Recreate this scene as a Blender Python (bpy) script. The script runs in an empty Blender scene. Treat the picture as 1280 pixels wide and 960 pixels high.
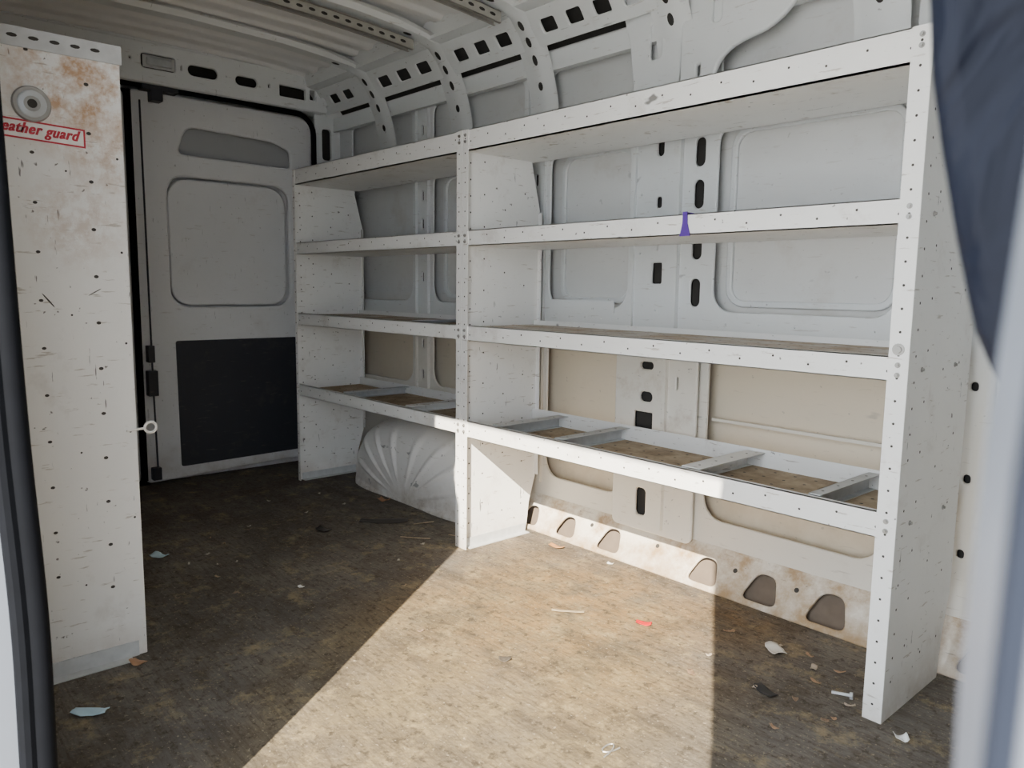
import bpy, bmesh, math, random
from mathutils import Vector, Matrix, noise
random.seed(7)
COL=bpy.context.collection
X=Vector((1,0,0)); Y=Vector((0,1,0)); Z=Vector((0,0,1))

# ------------------------------------------------------------ materials
def nt(name):
    m=bpy.data.materials.new(name); m.use_nodes=True
    return m,m.node_tree.nodes,m.node_tree.links,m.node_tree.nodes["Principled BSDF"]
def simple(name,col,rough=0.5,metal=0.0,spec=0.5,bump=0):
    m,n,l,b=nt(name)
    b.inputs["Roughness"].default_value=rough
    b.inputs["Metallic"].default_value=metal; b.inputs["Specular IOR Level"].default_value=spec
    tc=n.new("ShaderNodeTexCoord"); no=n.new("ShaderNodeTexNoise"); no.inputs["Scale"].default_value=35; no.inputs["Detail"].default_value=4
    l.new(tc.outputs["Object"],no.inputs["Vector"])
    mx=n.new("ShaderNodeMixRGB"); mx.blend_type='MULTIPLY'; mx.inputs[0].default_value=0.35
    mx.inputs[1].default_value=(*col,1); l.new(no.outputs["Fac"],mx.inputs[2])
    br=n.new("ShaderNodeMixRGB"); br.blend_type='MULTIPLY'; br.inputs[0].default_value=1; br.inputs[2].default_value=(1.2,1.2,1.2,1)
    l.new(mx.outputs[0],br.inputs[1]); l.new(br.outputs[0],b.inputs["Base Color"])
    if bump:
        n2=n.new("ShaderNodeTexNoise"); n2.inputs["Scale"].default_value=bump; n2.inputs["Detail"].default_value=3; n2.inputs["Distortion"].default_value=1.5
        l.new(tc.outputs["Object"],n2.inputs["Vector"])
        bp=n.new("ShaderNodeBump"); bp.inputs["Strength"].default_value=1.0; bp.inputs["Distance"].default_value=0.016
        l.new(n2.outputs["Fac"],bp.inputs["Height"]); l.new(bp.outputs["Normal"],b.inputs["Normal"])
    return m
def noise_mask(n,l,vec,scale,lo,hi,detail=6,stretch=None,rough=0.6):
    src=vec
    if stretch:
        mp=n.new("ShaderNodeMapping"); mp.inputs["Scale"].default_value=stretch[0]; mp.inputs["Rotation"].default_value=stretch[1]
        l.new(vec,mp.inputs["Vector"]); src=mp.outputs["Vector"]
    no=n.new("ShaderNodeTexNoise"); no.inputs["Scale"].default_value=scale; no.inputs["Detail"].default_value=detail; no.inputs["Roughness"].default_value=rough
    l.new(src,no.inputs["Vector"])
    mr=n.new("ShaderNodeMapRange"); mr.inputs["From Min"].default_value=lo; mr.inputs["From Max"].default_value=hi
    l.new(no.outputs["Fac"],mr.inputs["Value"]); return mr.outputs["Result"]
def mixc(n,l,fac,a,b,mul=1.0):
    mx=n.new("ShaderNodeMixRGB")
    if mul!=1.0:
        mm=n.new("ShaderNodeMath"); mm.operation='MULTIPLY'; mm.inputs[1].default_value=mul; l.new(fac,mm.inputs[0]); fac=mm.outputs[0]
    l.new(fac,mx.inputs[0])
    for i,c in ((1,a),(2,b)):
        if isinstance(c,tuple): mx.inputs[i].default_value=(*c,1)
        else: l.new(c,mx.inputs[i])
    return mx.outputs[0]
def paint(name,base,dirt=(0.22,0.15,0.09),amt=0.5,lo=0.58,hi=0.75,scratch=0.6,rough=0.45,scale=4,stains=(),lowdirt=None,bounce_tint=None):
    m,n,l,b=nt(name)
    tc=n.new("ShaderNodeTexCoord"); v=tc.outputs["Object"]
    c=mixc(n,l,noise_mask(n,l,v,2.2,0.35,0.7),tuple(x*0.93 for x in base),base)
    sp=n.new("ShaderNodeSeparateXYZ"); l.new(v,sp.inputs[0])
    if bounce_tint:   # even cream tint below a height, warm bounced light put into the paint
        mr=n.new("ShaderNodeMapRange"); mr.inputs["From Min"].default_value=bounce_tint[0]; mr.inputs["From Max"].default_value=bounce_tint[1]; l.new(sp.outputs["Z"],mr.inputs["Value"])
        c=mixc(n,l,mr.outputs["Result"],c,bounce_tint[2],bounce_tint[3])
    c=mixc(n,l,noise_mask(n,l,v,scale,lo,hi,8,None,0.7),c,dirt,amt)
    if lowdirt:
        mr=n.new("ShaderNodeMapRange"); mr.inputs["From Min"].default_value=lowdirt[0]; mr.inputs["From Max"].default_value=0.0; l.new(sp.outputs["Z"],mr.inputs["Value"])
        nm=noise_mask(n,l,v,9,0.3,0.65,8,None,0.7)
        mu=n.new("ShaderNodeMath"); mu.operation='MULTIPLY'; l.new(mr.outputs["Result"],mu.inputs[0]); l.new(nm,mu.inputs[1])
        c=mixc(n,l,mu.outputs[0],c,lowdirt[1],lowdirt[2])
    if scratch>0:
        s1=noise_mask(n,l,v,6,0.69,0.725,3,((1,14,2),(0.4,0.2,0.3)))
        c=mixc(n,l,s1,c,(0.08,0.075,0.07),scratch)
        s2=noise_mask(n,l,v,55,0.71,0.75,2)
        c=mixc(n,l,s2,c,(0.07,0.06,0.05),scratch)
        s3=noise_mask(n,l,v,9,0.64,0.69,4,((1.5,1.5,12),(0.1,0.3,0.0)))
        c=mixc(n,l,s3,c,(0.30,0.24,0.18),scratch*0.7)
    for (p,r,sc,col,am) in stains:
        d=n.new("ShaderNodeVectorMath"); d.operation='DISTANCE'; d.inputs[1].default_value=p; l.new(v,d.inputs[0])
        mr=n.new("ShaderNodeMapRange"); mr.inputs["From Min"].default_value=r; mr.inputs["From Max"].default_value=r*0.3
        l.new(d.outputs["Value"],mr.inputs["Value"])
        nm=noise_mask(n,l,v,sc,0.42,0.6,8,None,0.75)
        mu=n.new("ShaderNodeMath"); mu.operation='MULTIPLY'; l.new(mr.outputs["Result"],mu.inputs[0]); l.new(nm,mu.inputs[1])
        c=mixc(n,l,mu.outputs[0],c,col,am)
    l.new(c,b.inputs["Base Color"]); b.inputs["Roughness"].default_value=rough
    b.inputs["Specular IOR Level"].default_value=0.4
    no=n.new("ShaderNodeTexNoise"); no.inputs["Scale"].default_value=9; l.new(v,no.inputs["Vector"])
    bp=n.new("ShaderNodeBump"); bp.inputs["Strength"].default_value=0.06; bp.inputs["Distance"].default_value=0.02
    l.new(no.outputs["Fac"],bp.inputs["Height"]); l.new(bp.outputs["Normal"],b.inputs["Normal"])
    return m
M_white=paint("shelf_white_paint",(0.87,0.865,0.84),dirt=(0.30,0.22,0.14),amt=0.32,lo=0.57,hi=0.74,scratch=0.8,scale=6,lowdirt=(0.12,(0.35,0.26,0.17),0.6))
M_panel=paint("end_panel_white_paint",(0.84,0.83,0.80),amt=0.35,scratch=0.8,lowdirt=(0.10,(0.35,0.26,0.17),0.6),stains=[((-2.08,0.49,1.43),0.21,14,(0.46,0.25,0.11),0.9),((-2.08,0.54,1.28),0.12,20,(0.45,0.27,0.15),0.65),((-2.08,0.47,1.12),0.14,30,(0.45,0.3,0.2),0.45)])
M_van=paint("van_body_paint",(0.76,0.785,0.79),dirt=(0.35,0.28,0.20),amt=0.30,lo=0.60,hi=0.78,scratch=0.45,bounce_tint=(0.95,0.6,(0.74,0.68,0.57),0.7))
M_ceil=paint("ceiling_paint",(0.90,0.90,0.90),amt=0.05,scratch=0.0)
M_jamb=paint("door_jamb_paint",(0.13,0.145,0.175),amt=0.05,scratch=0.0)
M_front=paint("light_block_grey",(0.22,0.24,0.27),amt=0.05,scratch=0.0)
M_vanlow=paint("van_body_paint_dirty",(0.80,0.77,0.70),dirt=(0.32,0.20,0.09),amt=0.6,lo=0.56,hi=0.75,scratch=0.4)
M_ledge=paint("sill_paint_dirty",(0.78,0.73,0.64),dirt=(0.36,0.23,0.11),amt=0.9,lo=0.43,hi=0.62,scratch=0.5,scale=7,lowdirt=(0.12,(0.32,0.21,0.10),0.9))
M_skin=paint("outer_skin_paint",(0.74,0.75,0.745),dirt=(0.36,0.27,0.17),amt=0.3,lo=0.56,hi=0.78,scratch=0.25,lowdirt=(0.50,(0.45,0.32,0.18),0.6),bounce_tint=(0.95,0.75,(0.76,0.66,0.50),0.85))
M_door=paint("rear_door_paint",(0.74,0.745,0.75),amt=0.2,scratch=0.4,lowdirt=(0.2,(0.3,0.22,0.15),0.6))
M_slot=paint("recess_shade_grey",(0.40,0.41,0.42),amt=0.1,scratch=0.1)
M_arch=paint("wheel_arch_paint",(0.86,0.84,0.81),dirt=(0.34,0.27,0.20),amt=0.5,lo=0.62,hi=0.76,scratch=0.6,scale=9,lowdirt=(0.18,(0.28,0.21,0.14),0.75))
M_deck=paint("dusty_deck",(0.46,0.36,0.24),dirt=(0.20,0.14,0.085),amt=0.8,lo=0.40,hi=0.62,scratch=0.4,rough=0.8,scale=10)
M_deck2=paint("dusty_metal_deck",(0.55,0.51,0.45),dirt=(0.33,0.22,0.12),amt=0.8,lo=0.42,hi=0.60,scratch=0.4,rough=0.7,scale=6)
M_dark=simple("opening_shade",(0.03,0.028,0.026),0.9)  # near-black backing that paints the shade inside openings and hollow pillars
M_hole=simple("hole_dark",(0.05,0.045,0.04),0.9)
M_pocket=simple("pocket_dirt",(0.15,0.115,0.085),0.9)
M_rubber=simple("black_rubber",(0.003,0.0035,0.005),0.8,0,0.08)
M_black=paint("black_hardboard",(0.028,0.031,0.040),dirt=(0.12,0.10,0.08),amt=0.4,scratch=0.2,rough=0.5)
M_navy=simple("navy_vinyl",(0.0035,0.005,0.011),0.55,0,0.12,10)
M_slate=simple("slate_rubber",(0.010,0.013,0.022),0.7,0,0.1)
M_steel=simple("grey_steel",(0.52,0.53,0.53),0.5,0.0)
M_galv=simple("galvanised_steel",(0.50,0.52,0.53),0.4,0.5)
M_olive=simple("strut_metal",(0.40,0.39,0.35),0.45,0.3)
M_bolt=simple("bolt_zinc",(0.35,0.34,0.32),0.4,0.6)
M_red=simple("label_red",(0.50,0.02,0.04),0.5)
M_lab=simple("label_white",(0.82,0.80,0.76),0.5)
M_purple=simple("purple_tape",(0.10,0.04,0.30),0.5)

def floor_mat():
    m,n,l,b=nt("dusty_sun_patch_floor")
    tc=n.new("ShaderNodeTexCoord"); v=tc.outputs["Object"]
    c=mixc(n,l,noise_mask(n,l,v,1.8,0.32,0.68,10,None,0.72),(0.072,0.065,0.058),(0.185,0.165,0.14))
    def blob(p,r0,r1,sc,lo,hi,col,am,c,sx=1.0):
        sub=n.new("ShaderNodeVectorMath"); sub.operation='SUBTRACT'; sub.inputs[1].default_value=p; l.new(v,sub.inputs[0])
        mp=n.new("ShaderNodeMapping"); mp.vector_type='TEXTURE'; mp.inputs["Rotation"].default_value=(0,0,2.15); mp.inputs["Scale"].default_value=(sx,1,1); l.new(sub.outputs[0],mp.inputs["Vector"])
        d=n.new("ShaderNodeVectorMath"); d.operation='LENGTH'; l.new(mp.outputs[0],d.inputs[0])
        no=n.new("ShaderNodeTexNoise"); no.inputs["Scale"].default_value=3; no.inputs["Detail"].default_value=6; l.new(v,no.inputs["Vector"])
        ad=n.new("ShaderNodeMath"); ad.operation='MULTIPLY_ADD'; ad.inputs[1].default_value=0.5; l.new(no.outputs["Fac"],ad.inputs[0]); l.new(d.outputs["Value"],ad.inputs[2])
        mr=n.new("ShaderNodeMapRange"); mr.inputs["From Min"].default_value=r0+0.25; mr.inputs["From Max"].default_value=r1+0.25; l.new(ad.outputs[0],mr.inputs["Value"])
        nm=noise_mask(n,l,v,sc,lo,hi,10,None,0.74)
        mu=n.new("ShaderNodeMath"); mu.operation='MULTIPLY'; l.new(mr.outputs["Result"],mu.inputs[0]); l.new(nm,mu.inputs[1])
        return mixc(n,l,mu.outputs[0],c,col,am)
    c=blob((-1.33,1.12,0),0.62,0.30,4.5,0.10,0.60,(0.205,0.155,0.082),0.92,c,1.9)  # tan dust shaped to the sun patch, part of its brightness is colour
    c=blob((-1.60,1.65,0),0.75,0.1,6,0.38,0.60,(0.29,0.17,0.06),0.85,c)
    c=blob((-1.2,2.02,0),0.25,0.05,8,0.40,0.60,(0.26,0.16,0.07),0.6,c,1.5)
    # wood-like grain streaks, stains and grit
    c=mixc(n,l,noise_mask(n,l,v,3.0,0.52,0.68,8,((1,4,1),(0,0,0.15))),c,(0.045,0.038,0.032),0.5)
    c=mixc(n,l,noise_mask(n,l,v,12,0.47,0.62,8,((1,9,1),(0,0,0.1)),0.80),c,(0.060,0.044,0.028),0.6)
    c=mixc(n,l,noise_mask(n,l,v,5,0.48,0.62,10,None,0.82),c,(0.070,0.054,0.036),0.62)
    c=mixc(n,l,noise_mask(n,l,v,9,0.53,0.64,10,None,0.78),c,(0.36,0.28,0.155),0.5)
    c=mixc(n,l,noise_mask(n,l,v,40,0.55,0.63,5,None,0.7),c,(0.04,0.032,0.023),0.6)
    c=mixc(n,l,noise_mask(n,l,v,95,0.60,0.67,4,None,0.7),c,(0.45,0.38,0.27),0.5)
    l.new(c,b.inputs["Base Color"]); b.inputs["Roughness"].default_value=0.8; b.inputs["Specular IOR Level"].default_value=0.2
    no=n.new("ShaderNodeTexNoise"); no.inputs["Scale"].default_value=70; no.inputs["Detail"].default_value=8; l.new(v,no.inputs["Vector"])
    bp=n.new("ShaderNodeBump"); bp.inputs["Strength"].default_value=0.35; bp.inputs["Distance"].default_value=0.009
    l.new(no.outputs["Fac"],bp.inputs["Height"]); l.new(bp.outputs["Normal"],b.inputs["Normal"])
    return m
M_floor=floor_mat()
M_ground=simple("pale_concrete",(0.50,0.48,0.45),0.9)

# ------------------------------------------------------------ mesh builder
def rr(cx,cy,w,h,r,n=5):
    pts=[]
    for (sx,sy,a0) in ((1,1,0),(-1,1,90),(-1,-1,180),(1,-1,270)):
        for i in range(n+1):
            a=math.radians(a0+90*i/n)
            pts.append((cx+sx*(w/2-r)+r*math.cos(a),cy+sy*(h/2-r)+r*math.sin(a)))
    return pts
def rpoly(pts,r,n=4):
    out=[]; N=len(pts)
    for i in range(N):
        p=Vector(pts[i]); a=Vector(pts[i-1]); c=Vector(pts[(i+1)%N])
        ri=r[i] if isinstance(r,(list,tuple)) else r
        if ri<=0: out.append(tuple(p)); continue
        da=(a-p); dc=(c-p)
        p0=p+da.normalized()*min(ri,da.length*0.45); p1=p+dc.normalized()*min(ri,dc.length*0.45)
        for k in range(n+1):
            t=k/n; q=p0*(1-t)**2+p*2*t*(1-t)+p1*t*t; out.append((q.x,q.y))
    return out
class MB:
    def __init__(s): s.bm=bmesh.new()
    def addmesh(s,me,mi):
        for p in me.polygons: p.material_index=mi
        s.bm.from_mesh(me); bpy.data.meshes.remove(me)
    def sheet(s,outer,holes,t,O,U,V,mi=0,bevel=0.0):
        cu=bpy.data.curves.new("tmp",'CURVE'); cu.dimensions='2D'; cu.fill_mode='BOTH'; cu.extrude=t/2; cu.bevel_depth=bevel; cu.bevel_resolution=2
        for poly in [outer]+list(holes):
            sp=cu.splines.new('POLY'); sp.points.add(len(poly)-1)
            for i,(a,b) in enumerate(poly): sp.points[i].co=(a,b,0,1)
            sp.use_cyclic_u=True
        ob=bpy.data.objects.new("tmp",cu); COL.objects.link(ob)
        dg=bpy.context.evaluated_depsgraph_get()
        me=bpy.data.meshes.new_from_object(ob.evaluated_get(dg))
        bpy.data.objects.remove(ob); bpy.data.curves.remove(cu)
        W=U.cross(V); O=Vector(O)
        for v in me.vertices:
            c=v.co.copy(); v.co=O+U*c.x+V*c.y+W*c.z
        s.addmesh(me,mi)
    def box(s,x0,x1,y0,y1,z0,z1,mi=0):
        vs=[s.bm.verts.new((x,y,z)) for x in (x0,x1) for y in (y0,y1) for z in (z0,z1)]
        for f in ((0,1,3,2),(4,6,7,5),(0,4,5,1),(2,3,7,6),(0,2,6,4),(1,5,7,3)):
            fa=s.bm.faces.new([vs[i] for i in f]); fa.material_index=mi
    def disc(s,c,U,V,r,mi=1,n=8,rv=None):
        c=Vector(c); rv=rv or r
        vs=[s.bm.verts.new(c+U*(r*math.cos(2*math.pi*i/n))+V*(rv*math.sin(2*math.pi*i/n))) for i in range(n)]
        s.bm.faces.new(vs).material_index=mi
    def poly(s,pts,mi=0):
        s.bm.faces.new([s.bm.verts.new(p) for p in pts]).material_index=mi
    def cyl(s,c,N,r,h,mi=0,n=12,r2=None):
        N=N.normalized(); U=N.orthogonal().normalized(); V=N.cross(U); c=Vector(c); r2=r if r2 is None else r2
        a=[s.bm.verts.new(c+U*(r*math.cos(2*math.pi*i/n))+V*(r*math.sin(2*math.pi*i/n))) for i in range(n)]
        b=[s.bm.verts.new(c+N*h+U*(r2*math.cos(2*math.pi*i/n))+V*(r2*math.sin(2*math.pi*i/n))) for i in range(n)]
        s.bm.faces.new(a[::-1]).material_index=mi; s.bm.faces.new(b).material_index=mi
        for i in range(n):
            j=(i+1)%n; s.bm.faces.new((a[i],a[j],b[j],b[i])).material_index=mi
    def tube(s,pts,r,mi=0,n=8,closed=False):
        pts=[Vector(p) for p in pts]; rings=[]; N=len(pts)
        prev=None
        for i,p in enumerate(pts):
            t=(pts[(i+1)%N]-pts[i-1]) if closed else (pts[min(i+1,N-1)]-pts[max(i-1,0)])
            t.normalize()
            if prev is None: u=t.orthogonal().normalized()
            else: u=(prev-t*prev.dot(t)).normalized()
            prev=u; w=t.cross(u)
            rings.append([s.bm.verts.new(p+u*(r*math.cos(2*math.pi*k/n))+w*(r*math.sin(2*math.pi*k/n))) for k in range(n)])
        for i in range(N if closed else N-1):
            a=rings[i]; b=rings[(i+1)%N]
            for k in range(n):
                j=(k+1)%n; s.bm.faces.new((a[k],a[j],b[j],b[k])).material_index=mi
        if not closed:
            s.bm.faces.new(rings[0][::-1]).material_index=mi; s.bm.faces.new(rings[-1]).material_index=mi
    def loft(s,secs,mi=0):
        S=[[s.bm.verts.new(p) for p in sec] for sec in secs]; N=len(S[0])
        for a,c in zip(S,S[1:]):
            for i in range(N):
                j=(i+1)%N; s.bm.faces.new((a[i],a[j],c[j],c[i])).material_index=mi
        s.bm.faces.new(S[0][::-1]).material_index=mi; s.bm.faces.new(S[-1]).material_index=mi
    def strip(s,prof,x0,x1,mi=0):
        A=[s.bm.verts.new((x0,u,v)) for u,v in prof]; B=[s.bm.verts.new((x1,u,v)) for u,v in prof]
        for i in range(len(prof)-1):
            s.bm.faces.new((A[i],A[i+1],B[i+1],B[i])).material_index=mi
    def done(s,name,mats,parent=None,smooth=True,bevel=0):
        bmesh.ops.recalc_face_normals(s.bm,faces=s.bm.faces)
        me=bpy.data.meshes.new(name); s.bm.to_mesh(me); s.bm.free()
        for m in mats: me.materials.append(m)
        if smooth:
            for p in me.polygons: p.use_smooth=True
            me.set_sharp_from_angle(angle=math.radians(35))
        ob=bpy.data.objects.new(name,me); COL.objects.link(ob)
        if parent is not None:
            ob.parent=parent; ob.matrix_parent_inverse=Matrix.Identity(4)
            w=Vector((0,0,0)); p=parent
            while p is not None: w+=p.location; p=p.parent
            ob.location=-w
        if bevel:
            bv=ob.modifiers.new("bevel",'BEVEL'); bv.width=bevel; bv.segments=2; bv.limit_method='ANGLE'
        return ob
def empty(name,loc,label,cat,group=None):
    e=bpy.data.objects.new(name,None); e.empty_display_size=0.1; e.location=loc; COL.objects.link(e)
    e["label"]=label; e["category"]=cat
    if group: e["group"]=group
    return e
def thing(ob,label,cat,group=None):
    me=ob.data; xs=[v.co for v in me.vertices]
    c=Vector((sum(v.x for v in xs)/len(xs),sum(v.y for v in xs)/len(xs),min(v.z for v in xs)))
    me.transform(Matrix.Translation(-c)); ob.location=c
    ob["label"]=label; ob["category"]=cat
    if group: ob["group"]=group
    return ob
def struct(ob): ob["kind"]="structure"; return ob

# ------------------------------------------------------------ key dimensions (metres)
H=1.52; B=1.727; MX=-2.206; RX=-0.6575; LX=-3.526
Z1,Z2,Z3=0.488,0.8365,1.174
XD=-3.90

# ------------------------------------------------------------ shell
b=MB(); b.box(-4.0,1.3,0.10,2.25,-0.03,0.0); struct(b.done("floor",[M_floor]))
b=MB(); b.box(-30,30,-30,30,-0.65,-0.6); struct(b.done("ground",[M_ground]))
b=MB()
b.strip([(2.20,-0.02),(2.215,0.28),(2.215,0.42),(2.24,0.46),(2.245,0.72),(2.225,0.78),(2.225,1.5),(2.21,1.80),(2.17,1.93),(2.08,2.02),(1.95,2.05)],-4.0,1.3)
struct(b.done("wall_far",[M_skin]))
b=MB(); b.box(1.28,1.32,0.08,2.26,-0.03,2.1); struct(b.done("front_light_block",[M_front]))  # unseen wall added to cut the light from the open cab end
# ceiling: crowned and corrugated crosswise
b=MB(); prev=None
x=-4.0
ys=[0.1+i*0.1247 for i in range(16)]
while x<1.3:
    zz=2.034+0.006*max(-1,min(1,1.8*math.sin(2*math.pi*x/0.13)))
    cur=[b.bm.verts.new((x,y,zz+0.030*(1-((y-1.1)/0.9)**2))) for y in ys]
    if prev:
        for i in range(len(ys)-1): b.bm.faces.new((prev[i],prev[i+1],cur[i+1],cur[i]))
    prev=cur; x+=0.008
struct(b.done("ceiling",[M_ceil]))
# roof side rail with rounded openings
b=MB()
dv=Vector((0,-0.62,0.78)).normalized()
BOWS=(-3.34,-2.75,-2.23,-1.60,-0.95,-0.2,0.5)
holes=[]
for i in range(len(BOWS)-1):
    a,c=BOWS[i]+0.06,BOWS[i+1]-0.06; n=max(2,round((c-a)/0.145)); w=(c-a)/n
    for k in range(n): holes.append(rr(a+w*(k+.5),0,w*0.62,0.058,0.012,4))
for xx in (-3.80,-3.67,-3.54): holes.append(rr(xx,0,0.085,0.054,0.012,4))
b.sheet(rr(-1.45,0,5.0,0.13,0.004,1),holes,0.003,(0,2.045,1.925),X,dv,0,0.004)
b.strip([(2.125,1.86),(2.125,1.79),(2.15,1.79)],-3.95,1.05,0)
b.strip([(2.015,1.972),(1.95,1.985),(1.93,2.045)],-3.95,1.05,0)
b.strip([(2.19,1.88),(2.08,2.01)],-3.95,1.05,1)
struct(b.done("trim_1",[M_van,M_dark]))
# roof bows
b=MB()
prof=[(0.25,2.008),(0.7,2.028),(1.17,2.033),(1.6,2.021),(1.80,2.005),(1.93,1.990),(1.993,1.968),(2.037,1.923),(2.075,1.870),(2.107,1.808),(2.140,1.70),(2.152,1.57)]
back=[(y+(0 if i<4 else 0.003 if i<6 else 0.006),z+(0.020 if i<5 else 0.010 if i<7 else 0.004 if i<9 else 0)) for i,(y,z) in enumerate(prof)]
for xx in BOWS:
    w0=0.032; w1=0.046; w2=0.074
    b.strip(prof,xx-w0,xx+w0)
    for s_ in (-1,1):
        for i in range(len(prof)-1):
            b.poly([(xx+s_*w0,*prof[i]),(xx+s_*w0,*prof[i+1]),(xx+s_*w1,*back[i+1]),(xx+s_*w1,*back[i])])
            b.poly([(xx+s_*w1,*back[i]),(xx+s_*w1,*back[i+1]),(xx+s_*w2,*back[i+1]),(xx+s_*w2,*back[i])])
    for (i,t,sc) in ((4,.5,1),(6,.6,1),(7,.6,1),(8,.6,1),(9,.6,.8)):
        p0=Vector((xx,*prof[i])); p1=Vector((xx,*prof[i+1])); dd=(p1-p0).normalized(); nv=X.cross(dd)
        if nv.y>0: nv=-nv
        if abs(nv.y)<0.2 and nv.z>0: nv=-nv
        b.disc(p0.lerp(p1,t)+nv*0.0015,X,dd,0.012,1,12,0.020*sc)
bmesh.ops.remove_doubles(b.bm,verts=b.bm.verts,dist=0.0001)
struct(b.done("trim_2",[M_van,M_dark]))
# stamped inner frame of the far wall
BAYS=[(-3.72,-3.15),(-2.99,-2.36),(-2.21,-1.80),(-1.45,-0.86),(-0.44,0.10),(0.30,0.90)]
b=MB(); holes=[]
for (a,c) in BAYS:
    for (z0,z1) in ((1.575,1.80),(0.90,1.51),(0.21,0.80)):
        if a<-2.9 and z1<0.85: z0=0.5
        holes.append(rr((a+c)/2,(z0+z1)/2,c-a,z1-z0,0.075 if z1-z0>0.3 else 0.035))
for zz in (1.42,1.285,1.12,0.965): holes.append(rr(-1.515,zz,0.046,0.10,0.022))
holes.append(rr(-1.675,1.47,0.035,0.10,0.017)); holes.append(rr(-1.675,1.03,0.05,0.08,0.01)); holes.append(rr(-1.675,1.12,0.012,0.03,0.005)); holes.append(rr(-1.675,0.90,0.012,0.012,0.005))
holes.append(rr(-1.675,1.27,0.03,0.045,0.012)); holes.append(rr(-1.61,1.36,0.012,0.03,0.005)); holes.append(rr(-1.75,1.3,0.012,0.012,0.005)); holes.append(rr(-1.75,1.1,0.012,0.012,0.005)); holes.append(rr(-1.575,1.2,0.010,0.010,0.004))
for cx in (-2.285,-3.07,-0.79,-0.50):
    for zz in (1.70,1.40,1.27,1.15,1.02,0.70,0.55,0.35): holes.append(rr(cx,zz,0.024,0.055,0.011,3))
for zz in (0.74,1.1,0.5,0.3): holes.append(rr(-0.66,zz,0.026,0.032,0.012,3)); holes.append(rr(-0.60,zz+0.06,0.014,0.014,0.006,3))
for (a,c) in BAYS[1:4]:   # small fixing holes around the lower openings
    for k in range(5): holes.append(rr(a+(c-a)*(k+.5)/5,0.865,0.010,0.010,0.004,2))
    for k in range(4): holes.append(rr(a+(c-a)*(k+.5)/4,1.545,0.010,0.010,0.004,2))
b.sheet([(-3.9,0.13),(1.1,0.13),(1.1,1.87),(-3.9,1.87)],holes,0.004,(0,2.17,0),X,Z,0,0.005 if False else 0.004)
for (a,c) in ((-1.785,-1.465),(-2.34,-2.23),(-3.13,-3.01),(-0.845,-0.46)): b.box(a,c,2.185,2.188,0.16,1.85,1)
for (a,c) in BAYS[1:5]:
    b.sheet(rr((a+c)/2,1.205,c-a-0.05,0.56,0.06),[rr((a+c)/2,1.205,c-a-0.075,0.535,0.05)],0.006,(0,2.218,0),X,Z,0,0.004)
for cx in (-2.335,-2.235,-3.12,-3.02,-0.83,-0.74,-0.62,-0.46):
    b.box(cx-0.010,cx+0.010,2.150,2.168,0.18,1.80)
b.box(-1.605,-1.578,2.145,2.168,0.15,1.80)
b.box(-1.785,-1.772,2.152,2.168,0.15,1.80)
b.sheet([(-1.74,1.50),(-1.60,1.50),(-1.58,1.70),(-1.59,1.99),(-1.84,1.99),(-1.78,1.80)],[rr(-1.675,1.79,0.06,0.13,0.02),rr(-1.67,1.60,0.02,0.03,0.008)],0.004,(0,2.125,0),X,Z,0,0.006)
b.sheet(rpoly([(-1.56,1.50),(-1.46,1.50),(-1.45,1.66),(-1.38,1.72),(-1.24,1.74),(-1.14,1.84),(-1.14,1.99),(-1.56,1.99)],[0,0.0,0.08,0.08,0.06,0.06,0,0]),[rr(-1.50,1.66,0.03,0.05,0.012),rr(-1.44,1.83,0.05,0.09,0.02),rr(-1.30,1.86,0.07,0.05,0.02)],0.004,(0,2.118,0),X,Z,0,0.008)
b.box(-3.9,1.1,2.178,2.20,1.515,1.57,1)
b.box(-3.9,1.1,2.178,2.20,0.81,0.89,1)
b.box(-1.45,-0.86,2.195,2.205,0.315,0.335); b.box(-1.45,-0.86,2.20,2.21,0.54,0.55)
b.box(-2.19,-1.86,2.158,2.164,0.885,0.93)
struct(b.done("trim_3",[M_van,M_dark]))
b=MB()
b.sheet(rr(-1.645,0.46,0.34,0.68,0.02),[rr(-1.68,0.71,0.065,0.036,0.017),rr(-1.68,0.60,0.065,0.046,0.022),rr(-1.69,0.515,0.09,0.07,0.008),rr(-1.69,0.22,0.055,0.11,0.02),
   rr(-1.55,0.66,0.016,0.05,0.007),rr(-1.54,0.40,0.012,0.012,0.005),rr(-1.54,0.3,0.012,0.012,0.005)],0.004,(0,2.142,0),X,Z,0,0.005)
b.box(-1.775,-1.515,2.157,2.160,0.14,0.77,1)
b.box(-1.60,-1.585,2.118,2.14,0.14,0.79)
struct(b.done("trim_4",[M_vanlow,M_dark]))
# sloping ledge along the floor with rounded triangular openings
b=MB(); U=X; V=Vector((0,0.085,0.13)).normalized()
tri=[]
for cx,s in ((-2.23,.95),(-2.025,.95),(-1.805,1.02),(-1.395,1.05),(-1.187,1.08),(-0.975,1.12),(-0.74,1.1),(-0.57,1.1),(-0.3,1.1)):
    w=0.062*s; tri.append(rpoly([(cx-w,0.012),(cx+w,0.012),(cx+w*0.55,0.012+0.092*s),(cx-w*0.45,0.012+0.092*s)],[0.035,0.035,0.03,0.03],5))
b.sheet([(-3.9,0),(1.1,0),(1.1,0.145),(-3.9,0.145)],tri,0.003,(0,2.085,0.002),U,V,0,0.004)
b.box(-3.9,1.1,2.162,2.20,0.118,0.13,0)
b.poly([(-3.9,2.115,0.001),(1.1,2.115,0.001),(1.1,2.185,0.118),(-3.9,2.185,0.118)],1)
nn=V.cross(U); nn=nn if nn.y<0 else -nn
for cx in (-1.91,-1.60,-1.29,-1.08,-0.85): b.disc(Vector((cx,2.085,0.002))+V*0.09+nn*0.0058,U,V,0.008,2,10)
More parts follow.
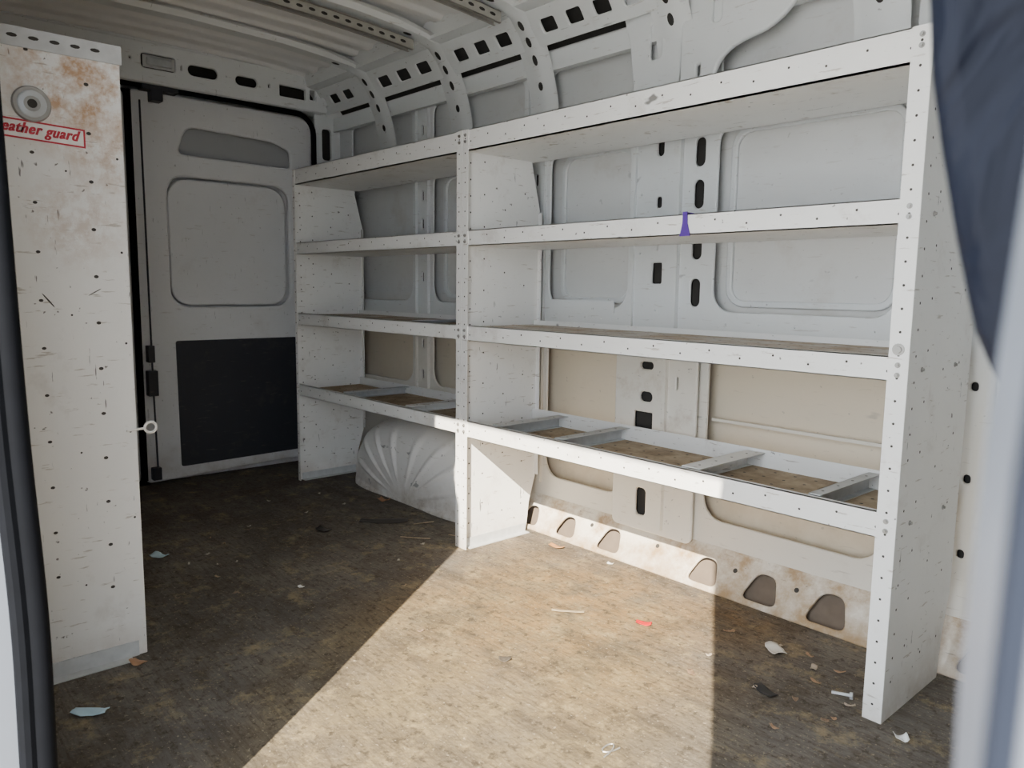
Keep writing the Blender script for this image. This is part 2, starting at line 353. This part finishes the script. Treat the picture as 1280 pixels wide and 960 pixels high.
struct(b.done("baseboard_far",[M_ledge,M_pocket,M_hole]))

# rear end
b=MB(); y0,y1=1.118,2.0
out=rpoly([(y0,0.02),(y1,0.05),(y1,1.84),(y0,1.84)],[0.02,0.06,0.07,0.02])
win=rr(1.565,1.17,0.63,0.64,0.09,6)
slot=rpoly([(1.30,1.575),(1.895,1.565),(1.895,1.67),(1.80,1.71),(1.35,1.725)],[0.05,0.03,0.03,0.05,0.06],5)
b.sheet(out,[win,slot],0.006,(XD+0.02,0,0),Y,Z,0,0.010)
b.sheet(rr(1.565,1.17,0.58,0.59,0.085,6),[],0.02,(XD-0.008,0,0),Y,Z,0,0.008)
b.box(XD-0.05,XD-0.03,y0,y1,0.0,1.84)
b.box(XD-0.02,XD-0.018,1.28,1.92,1.54,1.75,1)  # grey sheet that paints the shade inside the slot recess
d1=struct(b.done("door_1",[M_door,M_slot]))
b=MB(); b.sheet(rpoly([(1.275,0.075),(1.90,0.085),(1.90,0.695),(1.27,0.695)],0.012),[],0.006,(XD+0.034,0,0),Y,Z,0,0.001)
b.done("kick_panel",[M_black],d1)
for (yy,zz) in ((1.25,0.78),(1.33,0.80),(1.86,0.80),(1.60,0.78)):
    b=MB(); b.cyl((XD+0.028,yy,zz),X,0.009,0.003,0,10); b.done("screw",[M_bolt],d1)
b=MB(); b.sheet(rpoly([(0.34,0.02),(1.078,0.02),(1.078,1.84),(0.34,1.84)],0.03),[rr(0.71,1.17,0.58,0.62,0.09)],0.006,(XD+0.02,0,0),Y,Z,0,0.008)
b.box(XD-0.05,XD-0.02,0.34,1.07,0.0,1.84)
d2=struct(b.done("door_2",[M_door]))
b=MB(); b.tube([(XD+0.045,1.100,0.03),(XD+0.045,1.100,1.84)],0.013,0,8); b.box(XD-0.02,XD+0.01,1.07,1.13,0,1.85,0)
b.done("door_seal",[M_rubber],d1)
b=MB(); b.tube([(XD+0.06,1.155,0.08),(XD+0.06,1.150,0.45),(XD+0.06,1.145,1.80)],0.005,0,6)
b.box(XD+0.03,XD+0.075,1.125,1.17,0.44,0.56); b.box(XD+0.03,XD+0.075,1.13,1.16,0.60,0.68); b.box(XD+0.03,XD+0.09,1.15,1.31,1.845,1.875); b.box(XD+0.03,XD+0.09,1.19,1.24,1.80,1.85)
b.box(XD+0.03,XD+0.07,1.13,1.17,0.03,0.09)
b.done("lock_rod",[M_black],d1,bevel=0.004)
b=MB(); b.box(XD-0.12,XD-0.06,0.1,2.26,-0.03,2.1)
struct(b.done("wall_rear",[M_van]))
b=MB()
b.sheet([(2.02,0.0),(2.20,0.0),(2.20,1.95),(2.02,1.95)],[rr(2.085,1.72,0.06,0.17,0.02),rr(2.09,1.35,0.03,0.12,0.014)],0.01,(XD+0.05,0,0),Y,Z,0,0.004)
b.box(XD+0.02,XD+0.03,2.04,2.15,1.2,1.85,1)
b.sheet(rpoly([(0.2,1.875),(2.06,1.875),(2.06,2.00),(1.9,2.04),(0.2,2.04)],0.01),[rr(1.22,1.965,0.16,0.075,0.02),rr(1.42,1.96,0.15,0.060,0.029),rr(1.63,1.955,0.12,0.055,0.027),rr(1.87,1.945,0.15,0.065,0.01),rr(1.98,1.95,0.04,0.06,0.01),
   rr(0.9,1.96,0.14,0.055,0.027),rr(1.10,1.965,0.02,0.02,0.009),rr(1.32,1.96,0.016,0.03,0.007),rr(1.53,1.96,0.014,0.014,0.006),rr(1.745,1.955,0.02,0.03,0.009)],0.006,(XD+0.10,0,0),Y,Z,0,0.006)
b.box(XD-0.02,XD+0.095,0.2,2.05,1.868,1.885,0)
b.box(XD-0.02,XD+0.04,0.2,2.2,1.89,2.03,1)
b.box(XD-0.02,XD+0.10,0.2,2.05,2.035,2.08,0)
struct(b.done("trim_5",[M_van,M_dark]))
b=MB(); b.box(XD+0.105,XD+0.115,1.15,1.29,1.935,1.99,0); b.box(XD+0.112,XD+0.125,1.165,1.275,1.945,1.98,1)
thing(b.done("interior_lamp",[M_steel,M_galv],bevel=0.004),"small grey rectangular lamp set above the rear doors","lamp")
b=MB(); pts=[(XD+0.075,2.0,0.0),(XD+0.075,2.005,0.9),(XD+0.075,2.0,1.65)]
for i in range(7):
    a=math.radians(i*15); pts.append((XD+0.075,1.90+0.10*math.cos(a),1.755+0.10*math.sin(a)))
pts+= [(XD+0.075,1.6,1.862),(XD+0.075,1.17,1.862),(XD+0.075,0.4,1.862)]
b.tube(pts,0.014,0,8)
thing(b.done("weather_strip",[M_rubber]),"black rubber seal running around the rear door opening","seal")

# near side wall with the sliding-door opening (side leans inwards with height)
def EX(z):
    t=max(0,min(1,(z-1.43)/0.17)); return -1.205-0.15*t*t*(3-2*t)  # unseen upper edge swept back to let sun onto the lower tray lip
def By(z): return 0.010-0.0140*z+0.006*math.exp(-((z-0.50)/0.2)**2)
zs=[-0.03+i*0.0358 for i in range(53)]
b=MB(); secs=[]
for z in zs+[2.05]:
    d=By(z); ex=EX(z)
    secs.append([(-4.0,0.170+d,z),(ex-0.02,0.170+d,z),(ex-0.006,0.168+d,z),(ex-0.004,0.130+d,z),(ex-0.03,0.100+d,z),(-4.0,0.100+d,z)])
b.loft(secs)
b.box(-1.45,1.3,0.10,0.20,1.815,2.10)
b.box(0.2,1.3,0.08,0.20,-0.03,1.82)
b.box(-4.0,1.3,0.05,0.12,-0.35,-0.035)
struct(b.done("wall_near",[M_jamb]))
b=MB(); zz=[0.0+i*0.0365 for i in range(50)]
b.tube([(EX(z)-0.004,0.183+By(z),z) for z in zz],0.0165,0,12)
b.tube([(EX(z)+0.000,0.164+By(z),z) for z in zz],0.0120,0,10)
struct(b.done("trim_7",[M_rubber]))
b=MB(); secs=[]
for z,sx in ((-0.03,-0.0005),(0.80,-0.0005),(0.86,-0.0005),(0.905,-0.0015),(0.95,-0.0008),(1.02,0.003),(1.08,0.005),(1.83,0.005)):
    secs.append([(x_+sx,y_,z) for x_,y_ in ((-0.0425,0.15),(-0.0295,0.118),(-0.0185,0.08))]+[(0.03+sx,0.07,z),(0.25,0.07,z),(0.25,0.20,z),(-0.043+sx,0.20,z)])
b.loft(secs); struct(b.done("trim_6",[M_jamb]))
b=MB(); b.loft([[(x_+o,y_,z) for x_,y_ in ((-0.0298,0.117),(-0.0195,0.078),(-0.0165,0.080),(-0.0268,0.119))] for z,o in ((0.0,-0.0006),(0.905,-0.0010),(0.95,-0.0004),(1.02,0.003),(1.08,0.005),(1.80,0.005))])
thing(b.done("jamb_guard",[M_slate]),"dark slate rubber guard on the side door jamb","guard strip")
b=MB()
out=[(-0.0755,0.947),(-0.0840,0.965),(-0.092,0.995),(-0.099,1.0258),(-0.1043,1.052),(-0.1073,1.08),(-0.1095,1.15),(-0.110,1.3),(-0.109,1.53),(-0.03,1.53),(-0.03,0.94),(-0.05,0.935)]
b.sheet(out,[],0.012,(0,0.315,0),X,Z,0,0.012)
thing(b.done("pillar_pad",[M_navy]),"dark navy creased vinyl pad hanging beside the side door pillar","padded cover")

# ------------------------------------------------------------ wheel arch (rounded, bulging, soft fan ribs)
b=MB(); cx,hh,hl=-2.86,0.378,0.54
NT=320; prof=[(1.0,2.19),(1.0,2.10),(0.992,2.05),(0.97,2.005),(0.935,1.97),(0.885,1.945),(0.82,1.928),(0.72,1.915),(0.6,1.907),(0.45,1.901),(0.3,1.899),(0.15,1.898),(0.03,1.898)]
rows=[]
for (r,y) in prof:
    row=[]
    for i in range(NT+1):
        t=math.pi*i/NT; c=math.cos(t); s=math.sin(t)
        px=math.copysign(abs(c)**0.8,c); pz=abs(s)**0.8
        k=max(0,math.cos(t*18+0.5*(1-r)))**2
        amp=0.012*math.sin(math.pi*min(1,max(0,(r-0.25)/0.72))) if r<0.97 else 0
        row.append(b.bm.verts.new((cx-px*hl*r,y-amp*k,pz*hh*(r+(0.006*k if r>0.9 else 0)))))
    rows.append(row)
for a,c in zip(rows,rows[1:]):
    for i in range(NT): b.bm.faces.new((a[i],a[i+1],c[i+1],c[i]))
b.bm.faces.new(rows[-1])
thing(b.done("wheel_arch",[M_arch]),"scuffed white ribbed wheel arch cover under the shelving on the floor","wheel arch")

# ------------------------------------------------------------ shelving
def end_panel(parent,x,sgn,fw,y0=B,depth=0.375,mat=M_white,holes_r=0.0033):
    b=MB()
    P=lambda d: y0+d
    out=[(P(0),0),(P(depth-0.045),0),(P(depth-0.03),0.12),(P(depth),0.22),(P(depth+0.005),1.27),(P(depth-0.06),H),(P(0),H)]
    b.sheet(out,[],0.002,(x,0,0),Y,Z,0)
    xa,xb=sorted((x,x+sgn*fw)); b.box(xa,xb,P(0)-0.0005,P(0.003),0,H)
    xa,xb=sorted((x,x+sgn*0.02)); b.box(xa,xb,P(depth-0.003),P(depth),0.23,1.26)
    for side in (-1,1):
        for i,zz in enumerate([0.09+0.0575*k for k in range(25)]):
            for j,d in enumerate((0.035,0.10,0.20,0.30)):
                if (i+j)%2 and j in (1,2): continue
                if j==3 and i%3: continue
                if j==2 and i%4: continue
                if zz>1.35 and j==3: continue
                b.disc((x+side*0.0016,P(d),zz+0.01*j),Y,Z,holes_r,1,8)
    for k in range(30):
        zz=0.04+k*0.05
        b.disc((x+sgn*fw*0.5,P(-0.0012),zz),X,Z,0.0030,1,8)
    return b.done("end_panel",[mat,M_hole],parent)
def foot(parent,x,sgn,y0,y1):
    b=MB(); xa,xb=sorted((x+sgn*0.003,x+sgn*0.03)); b.box(xa,xb,y0,y1,0,0.003); b.box(*sorted((x+sgn*0.002,x+sgn*0.006)),y0,y1,0,0.035)
    b.done("foot_bracket",[M_steel],parent)
def bolts(parent,pts,r=0.007,N=None):
    for i,p in enumerate(pts):
        b=MB(); N_=N or Vector((0,-1,0))
        b.cyl(p,N_,r,0.0015,0,14); b.cyl(Vector(p)+N_*0.0015,N_,r*0.62,0.004,0,6)
        b.done("bolt",[M_bolt],parent)
def shelf(parent,x0,x1,z,lip,deckmat,y0=B,y1=2.085,dividers=(),perf=False,deck=None,dh=0.036):
    """deck = how far below the lip top the deck lies; dividers = (x, flange width, material)"""
    b=MB(); d=0.002
    if deck is None: deck=lip
    ya,yb=min(y0,y1),max(y0,y1); zd=z-deck
    s=1 if y1>y0 else -1
    yl,yh=sorted((y0+s*0.003,y0+s*0.006)); b.box(x0,x1,yl,yh,z-lip,z)
    yl2,yh2=sorted((y0+s*0.003,y0+s*0.018)); b.box(x0,x1,yl2,yh2,z-0.0025,z); b.box(x0,x1,yl2,yh2,z-lip,z-lip+0.002)
    b.box(x0,x1,ya+0.006,yb,zd,zd+d)
    yl,yh=sorted((y1,y1-s*0.003)); b.box(x0,x1,yl,yh,z-lip,z+0.012)
    b.box(x0,x1,ya+0.03,yb-0.004,zd+d,zd+d+0.0012,2)
    if perf:
        n=int((x1-x0)/0.06)
        for i in range(n):
            for j in range(5):
                b.disc((x0+0.03+i*(x1-x0-0.06)/(n-1),ya+0.055+j*0.065,zd+d+0.0018),X,Y,0.0048,1,8)
    n=int((x1-x0)/0.09)
    for i in range(n):
        xx=x0+0.04+i*(x1-x0-0.08)/(n-1)
        b.disc((xx,y0+s*0.0022,z-lip*0.5+(0.008 if i%2 else -0.006)),X,Z,0.0030,1,8)
    ob=b.done("shelf",[M_white,M_hole,deckmat],parent)
    for (dx,fw,mt) in dividers:
        b=MB(); b.box(dx-0.001,dx+0.001,ya+0.02,yb-0.005,zd+0.004,zd+dh)
        b.box(dx-0.001,dx+fw,ya+0.02,yb-0.005,zd+dh-0.002,zd+dh)
        b.box(dx,dx+0.02,ya+0.02,yb-0.005,zd+0.0034,zd+0.0052)
        for k in range(4): b.disc((dx+fw*0.5,ya+0.06+k*0.08,zd+dh+0.0006),X,Y,0.004,1,8)
        b.done("divider",[mt,M_hole],ob)
    return ob
TB=0.07; LB=0.054
u1=empty("shelving_unit",(-1.43,1.9,0),"wide white perforated metal shelving unit with divided bottom tray","shelving","metal shelving units")
end_panel(u1,RX,-1,0.042); end_panel(u1,MX+0.002,1,0.030)
foot(u1,MX+0.003,1,B+0.02,2.05); foot(u1,RX-0.003,-1,B+0.02,2.05)
xa,xb=MX+0.004,RX-0.003
shelf(u1,xa,xb,H,TB,M_white)
shelf(u1,xa,xb,Z3,LB,M_white)
shelf(u1,xa,xb,Z2,LB,M_deck2,perf=True,deck=0.008)
shelf(u1,xa,xb,Z1,LB+0.006,M_deck,dividers=((-2.05,0.05,M_steel),(-1.74,0.04,M_steel),(-1.24,0.06,M_white),(-0.87,0.03,M_steel)),perf=True,deck=0.044,dh=0.048)
bolts(u1,[(xp,B-0.0008,zz-dz) for xp in (RX-0.021,MX+0.017) for zz in (H,Z3,Z2,Z1) for dz in (0.018,0.040)],0.006)
bolts(u1,[(RX-0.022,B-0.0008,Z2+0.016)],0.013)
bolts(u1,[(RX+0.0015,1.80,zz-0.03) for zz in (Z3,Z2,Z1)]+[(RX+0.0015,2.0,zz-0.03) for zz in (Z3,Z2,Z1)],0.006,X)
u2=empty("shelving_unit",(-2.86,1.9,0),"white perforated metal shelving unit standing over the wheel arch","shelving","metal shelving units")
end_panel(u2,LX,1,0.022); end_panel(u2,MX-0.002,-1,0.030)
foot(u2,LX,1,B+0.02,2.05)
xa,xb=LX+0.003,MX-0.004
shelf(u2,xa,xb,H,TB,M_white); shelf(u2,xa,xb,Z3,LB,M_white)
shelf(u2,xa,xb,Z2,LB,M_deck2,perf=True,dividers=((-2.55,0.04,M_steel),),deck=0.010,dh=0.014); shelf(u2,xa,xb,Z1,LB,M_deck,dividers=((-3.1,0.04,M_steel),(-2.6,0.05,M_white)),perf=True,deck=0.03)
bolts(u2,[(xp,B-0.0008,zz-dz) for xp in (MX-0.017,) for zz in (H,Z3,Z2,Z1) for dz in (0.018,0.040)],0.006)
PX,PY=-2.088,0.579
u3=empty("shelving_unit",(-2.8,0.42,0),"white metal shelving unit with rust-stained end panel, lamp and red label","shelving","metal shelving units")
b=MB()
out=[(0.225,0),(PY,0),(PY,H),(0.25,H)]
b.sheet(out,[],0.002,(PX,0,0),Y,Z,0)
b.box(PX-0.035,PX,PY-0.002,PY+0.001,0,H)
rnd=random.Random(3)
for k in range(12):
    zz=0.20+k*0.1125
    b.disc((PX+0.0015,0.505,zz),Y,Z,0.0055,1,8,0.0042); b.disc((PX+0.0015,0.385,zz+0.055),Y,Z,0.005,1,8,0.0036)
    if k%2: b.disc((PX+0.0015,0.565,zz+0.06),Y,Z,0.003,1,8)
    if k%3==0: b.disc((PX+0.0015,0.44+0.02*rnd.random(),zz+0.02),Y,Z,0.0025,1,8)
b.disc((PX+0.0015,0.40,0.93),Vector((0,0.6,-0.8)),Vector((0,0.8,0.6)),0.022,1,8,0.0018)
b.disc((PX+0.0015,0.50,0.95),Vector((0,0.85,0.5)),Vector((0,-0.5,0.85)),0.018,1,8,0.0012)
ep=b.done("end_panel",[M_panel,M_hole],u3)
b=MB(); b.box(-3.552,-3.55,0.23,PY,0,H); b.done("end_panel",[M_white],u3)
for zz in (H,Z3,Z2,Z1): shelf(u3,-3.548,PX-0.003,zz,LB,M_white,y0=PY,y1=0.235)
b=MB()
b.box(PX+0.002,PX+0.0045,0.24,0.585,1.495,1.535)
for i in range(7): b.disc((PX+0.0052,0.275+i*0.042,1.518),Y,Z,0.011,1,8,0.0045)
b.box(PX-0.03,PX+0.0045,0.24,0.585,1.535,1.538)
b.done("slotted_strap",[M_steel,M_hole],u3)
b=MB(); b.box(PX+0.002,PX+0.006,0.25,PY-0.02,0,0.04); b.box(PX+0.002,PX+0.035,0.25,PY-0.04,0,0.003); b.done("foot_bracket",[M_steel],u3)
b=MB(); c=Vector((PX+0.002,0.390,1.374)); b.cyl(c,X,0.040,0.006,0,32,0.037); b.cyl(c+X*0.006,X,0.030,0.002,1,28,0.026); b.cyl(c+X*0.008,X,0.017,0.001,0,20); b.disc(c+X*0.0095,Y,Z,0.010,2,16)
b.done("puck_lamp",[M_bolt,M_galv,M_hole],u3)
TILT=0.045
def tilt(ob,y0):
    for v_ in ob.data.vertices: v_.co.z-=TILT*(v_.co.y-y0)
b=MB(); y0,y1,z0,z1=0.302,0.497,1.298,1.341
b.box(PX+0.0012,PX+0.0016,y0,y1,z0,z1,1)
b.sheet([(y0,z0),(y1,z0),(y1,z1),(y0,z1)],[[(y0+.0038,z0+.0038),(y1-.0038,z0+.0038),(y1-.0038,z1-.0038),(y0+.0038,z1-.0038)]],0.0006,(PX+0.0021,0,0),Y,Z,0)
lab=b.done("printed_label",[M_red,M_lab],ep); tilt(lab,y0)
def text(body,y0,y1,z0,z1,x,mat,parent,shear=0.3,off=0.045,name="lettering",bold=0.0):
    fc=bpy.data.curves.new("t","FONT"); fc.body=body; fc.size=1; fc.shear=shear; fc.offset=off; fc.space_character=1.12
    ob=bpy.data.objects.new("t",fc); COL.objects.link(ob)
    me=bpy.data.meshes.new_from_object(ob.evaluated_get(bpy.context.evaluated_depsgraph_get()))
    bpy.data.objects.remove(ob)
    us=[v.co.x for v in me.vertices]; vs=[v.co.y for v in me.vertices]
    ua,ub,va,vb=min(us),max(us),min(vs),max(vs)
    for v in me.vertices: v.co=Vector((x,y0+(v.co.x-ua)/(ub-ua)*(y1-y0),z0+(v.co.y-va)/(vb-va)*(z1-z0)))
    b=MB()
    for k in range(3):
        m2=me.copy()
        for v in m2.vertices: v.co.y+=bold*(k-1); v.co.x+=0.00005*k
        b.addmesh(m2,0)
    ob=b.done(name,[mat],parent,smooth=False); tilt(ob,0.302); return ob
text("weather guard",0.311,0.487,1.3035,1.3355,PX+0.0026,M_red,lab,shear=0.42,off=0.02,bold=0.0009)
b=MB(); b.tube([(PX+0.004,0.555,0.60),(PX+0.006,0.60,0.603)],0.003,0,8)
b.tube([(PX+0.006,0.612+0.014*math.cos(a*math.pi/8),0.604+0.014*math.sin(a*math.pi/8)) for a in range(16)],0.0035,0,8,True)
b.done("eye_bolt",[M_lab],u3)

b=MB(); b.sheet([(-1.264,1.116),(-1.230,1.116),(-1.240,1.150),(-1.241,1.180),(-1.256,1.180),(-1.256,1.150)],[],0.0012,(0,B-0.0002,0),X,Z,0)
b.box(-1.256,-1.241,B,B+0.03,1.1755,1.178)
thing(b.done("tape_strip",[M_purple]),"purple plastic tape wrapped over the front lip of a shelf","tape")

for xx,ya,yb in ((-2.75,0.35,1.88),(-2.25,0.35,1.92)):
    b=MB(); t=0.002; w=0.0205; zt=1.984; zb=1.944
    ns=16
    for i in range(ns):   # segments so the rail follows the crown of the roof
        a_=ya+(yb-ya)*i/ns; c_=ya+(yb-ya)*(i+1)/ns
        b.box(xx-w,xx+w,a_,c_,zt-t,zt)
        for s_ in (-1,1):
            b.box(*sorted((xx+s_*w,xx+s_*(w-t))),a_,c_,zb,zt); b.box(*sorted((xx+s_*w,xx+s_*(w-0.010))),a_,c_,zb,zb+t)
    for i in range(int((yb-ya)/0.05)): b.disc((xx,ya+0.03+i*0.05,zt-t-0.001),X,Y,0.006,1,8,0.014)
    for s_ in (-1,1):
        for i in range(int((yb-ya)/0.05)): b.disc((xx+s_*(w+0.001),ya+0.03+i*0.05,1.964),Y,Z,0.014,1,8,0.006)
    for v_ in b.bm.verts:
        v_.co.z+= 0.040*(1-((v_.co.y-1.1)/0.8)**2)-0.014
    thing(b.done("strut_channel",[M_olive,M_dark]),"slotted grey metal strut channel bolted under the roof","strut channel","strut channels under the roof")

# ------------------------------------------------------------ litter on the floor
def scrap(name,label,cat,x,y,w,h,col,rot=0,seed=0,curl=0.006,rough=0.6,group=None):
    rn=random.Random(seed); b=MB(); n=6; w*=0.9; h*=0.9; curl*=0.6
    m=simple(name+"_surface",col,rough)
    grid=[]
    for i in range(n+1):
        row=[]
        for j in range(n+1):
            u=(i/n-0.5); v=(j/n-0.5)
            rag=1-0.35*abs(u*2)**3*rn.random()-0.15*rn.random()*(1 if j in (0,n) else 0)
            xx=u*w; yy=v*h*rag
            zz=0.0015+curl*(0.5+0.5*math.sin(u*6+seed)*math.cos(v*5+seed*2))+curl*1.2*(u*2)**2
            row.append(b.bm.verts.new((x+xx*math.cos(rot)-yy*math.sin(rot),y+xx*math.sin(rot)+yy*math.cos(rot),zz)))
        grid.append(row)
    for i in range(n):
        for j in range(n): b.bm.faces.new((grid[i][j],grid[i+1][j],grid[i+1][j+1],grid[i][j+1]))
    ob=b.done(name,[m])
    so=ob.modifiers.new("thick",'SOLIDIFY'); so.thickness=0.0008; so.offset=1
    return thing(ob,label,cat,group)
scrap("paper_scrap","crumpled pale blue and white paper scrap lying on the floor","paper scrap",-2.807,0.836,0.07,0.05,(0.50,0.66,0.74),0.4,1,0.012)
scrap("paper_scrap","pale blue folded paper scrap lying near the side door","paper scrap",-1.856,0.388,0.085,0.04,(0.50,0.68,0.78),0.9,2,0.008)
scrap("paper_scrap","tiny white paper scrap on the dark floor","paper scrap",-2.234,1.095,0.025,0.018,(0.75,0.75,0.72),0.2,3,0.004)
scrap("dark_rag","torn dark rag lying flat near the wheel arch","rag",-2.665,1.681,0.22,0.07,(0.035,0.03,0.026),0.9,4,0.006)
scrap("dark_leaf","small dark curled leaf on the floor","leaf",-2.718,1.433,0.08,0.045,(0.03,0.026,0.022),0.2,5,0.008)
scrap("plastic_fragment","small bright red plastic fragment on the sunlit floor","plastic fragment",-1.339,1.73,0.05,0.03,(0.55,0.008,0.01),0.5,6,0.006)
scrap("paper_scrap","small white paper scrap on the sunlit floor","paper scrap",-1.729,2.03,0.025,0.018,(0.8,0.78,0.72),0.3,7,0.004)
scrap("paper_scrap","crumpled off-white paper scrap on shaded floor","paper scrap",-0.995,1.867,0.07,0.05,(0.66,0.62,0.55),-0.6,8,0.012)
scrap("dark_leaf","dark oval leaf lying on the floor near the shelving","leaf",-0.903,1.654,0.07,0.035,(0.02,0.02,0.022),-0.4,9,0.006)
scrap("dry_leaf","dry brown leaf by the foot of the end panel","leaf",-2.03,0.54,0.05,0.03,(0.40,0.22,0.12),0.4,10,0.01)
scrap("dry_leaf","dry orange-brown leaf in front of the wheel arch","leaf",-2.93,1.850,0.06,0.04,(0.36,0.18,0.09),0.4,11,0.012)
scrap("paper_scrap","small white crumpled scrap by the shelf end panel","paper scrap",-0.60,1.695,0.03,0.03,(0.78,0.78,0.76),0.7,12,0.012)
scrap("dry_leaf","dry orange-brown leaf on the sunlit floor by the wall","leaf",-1.979,2.01,0.07,0.03,(0.42,0.20,0.07),0.2,13,0.008)
scrap("wood_splinter","pale wooden splinter lying on the sunlit floor","splinter",-1.541,1.62,0.11,0.016,(0.40,0.31,0.19),0.7,14,0.004)
scrap("dark_leaf","dark shrivelled leaf on the sunlit floor","leaf",-1.438,1.275,0.035,0.03,(0.08,0.065,0.05),0.9,15,0.006)
rn=random.Random(5)
for i in range(16):
    x=rn.uniform(-1.15,-0.72); y=rn.uniform(1.45,2.0)
    scrap("dry_leaf","small dry brown leaf fragment on the shaded floor","leaf",x,y,rn.uniform(0.012,0.035),rn.uniform(0.008,0.02),rn.choice([(0.30,0.18,0.10),(0.20,0.13,0.08),(0.40,0.33,0.25)]),rn.uniform(0,3),20+i,0.005,group="leaf fragments on the floor")
for i in range(22):
    x=rn.uniform(-3.5,-1.6); y=rn.uniform(0.75,1.7)
    scrap("dry_leaf","small dry brown leaf fragment on the dark floor","leaf",x,y,rn.uniform(0.01,0.025),rn.uniform(0.006,0.012),rn.choice([(0.35,0.25,0.15),(0.45,0.40,0.33),(0.22,0.15,0.1)]),rn.uniform(0,3),50+i,0.004,group="leaf fragments on the floor")
b=MB(); b.cyl((-0.79,1.765,0.008),Vector((1,0.25,0.12)),0.004,0.045,0,10); b.cyl((-0.75,1.775,0.012),Vector((1,0.25,0.12)),0.009,0.007,0,6)
thing(b.done("loose_bolt",[M_galv]),"loose zinc bolt lying on the shaded floor","bolt")
b=MB(); b.tube([(-0.993+0.012*math.cos(a),1.15+0.03*math.sin(a)+0.01*a,0.004+0.002*math.sin(a)) for a in [k*0.4 for k in range(16)]],0.0018,0,6)
thing(b.done("bent_wire",[M_bolt]),"short bent piece of wire on the sunlit floor","wire")
for (x,y,l,an) in ((-2.45,1.62,0.12,0.5),(-2.55,1.75,0.09,1.1),(-2.35,1.78,0.07,0.2)):
    b=MB(); b.tube([(x,y,0.004),(x+l*0.5*math.cos(an),y+l*0.5*math.sin(an),0.007),(x+l*math.cos(an+0.2),y+l*math.sin(an+0.2),0.004)],0.002,0,6)
    thing(b.done("twig",[M_deck]),"thin dry twig lying on the floor","twig","twigs on the floor")

# ------------------------------------------------------------ light
sd=Vector((-0.66,1.0,-0.82)).normalized()
L=bpy.data.lights.new("sun","SUN"); L.energy=26; L.angle=math.radians(0.4); L.color=(1.0,0.91,0.75)
lo=bpy.data.objects.new("sun",L); lo.rotation_euler=sd.to_track_quat('-Z','Y').to_euler(); lo.location=(3,-4,5); COL.objects.link(lo)
w=bpy.data.worlds.new("World"); bpy.context.scene.world=w; w.use_nodes=True
bg=w.node_tree.nodes["Background"]; bg.inputs[0].default_value=(0.85,0.92,1.0,1); bg.inputs[1].default_value=8.2

# ------------------------------------------------------------ camera
yaw,pitch,roll,foc,h=0.8404,0.1247,0.0131,962.0,0.9744
f=Vector((-math.sin(yaw)*math.cos(pitch),math.cos(yaw)*math.cos(pitch),-math.sin(pitch)))
r0=Vector((math.cos(yaw),math.sin(yaw),0)); u0=r0.cross(f)
r=r0*math.cos(roll)+u0*math.sin(roll); u=-r0*math.sin(roll)+u0*math.cos(roll)
cd=bpy.data.cameras.new("camera"); cd.sensor_width=36; cd.lens=foc/1280*36; cd.clip_start=0.01; cd.clip_end=200
cd.dof.use_dof=True; cd.dof.focus_distance=2.4; cd.dof.aperture_fstop=9
co=bpy.data.objects.new("camera",cd); COL.objects.link(co)
co.matrix_world=Matrix(((r.x,u.x,-f.x,0),(r.y,u.y,-f.y,0),(r.z,u.z,-f.z,h),(0,0,0,1)))
bpy.context.scene.camera=co
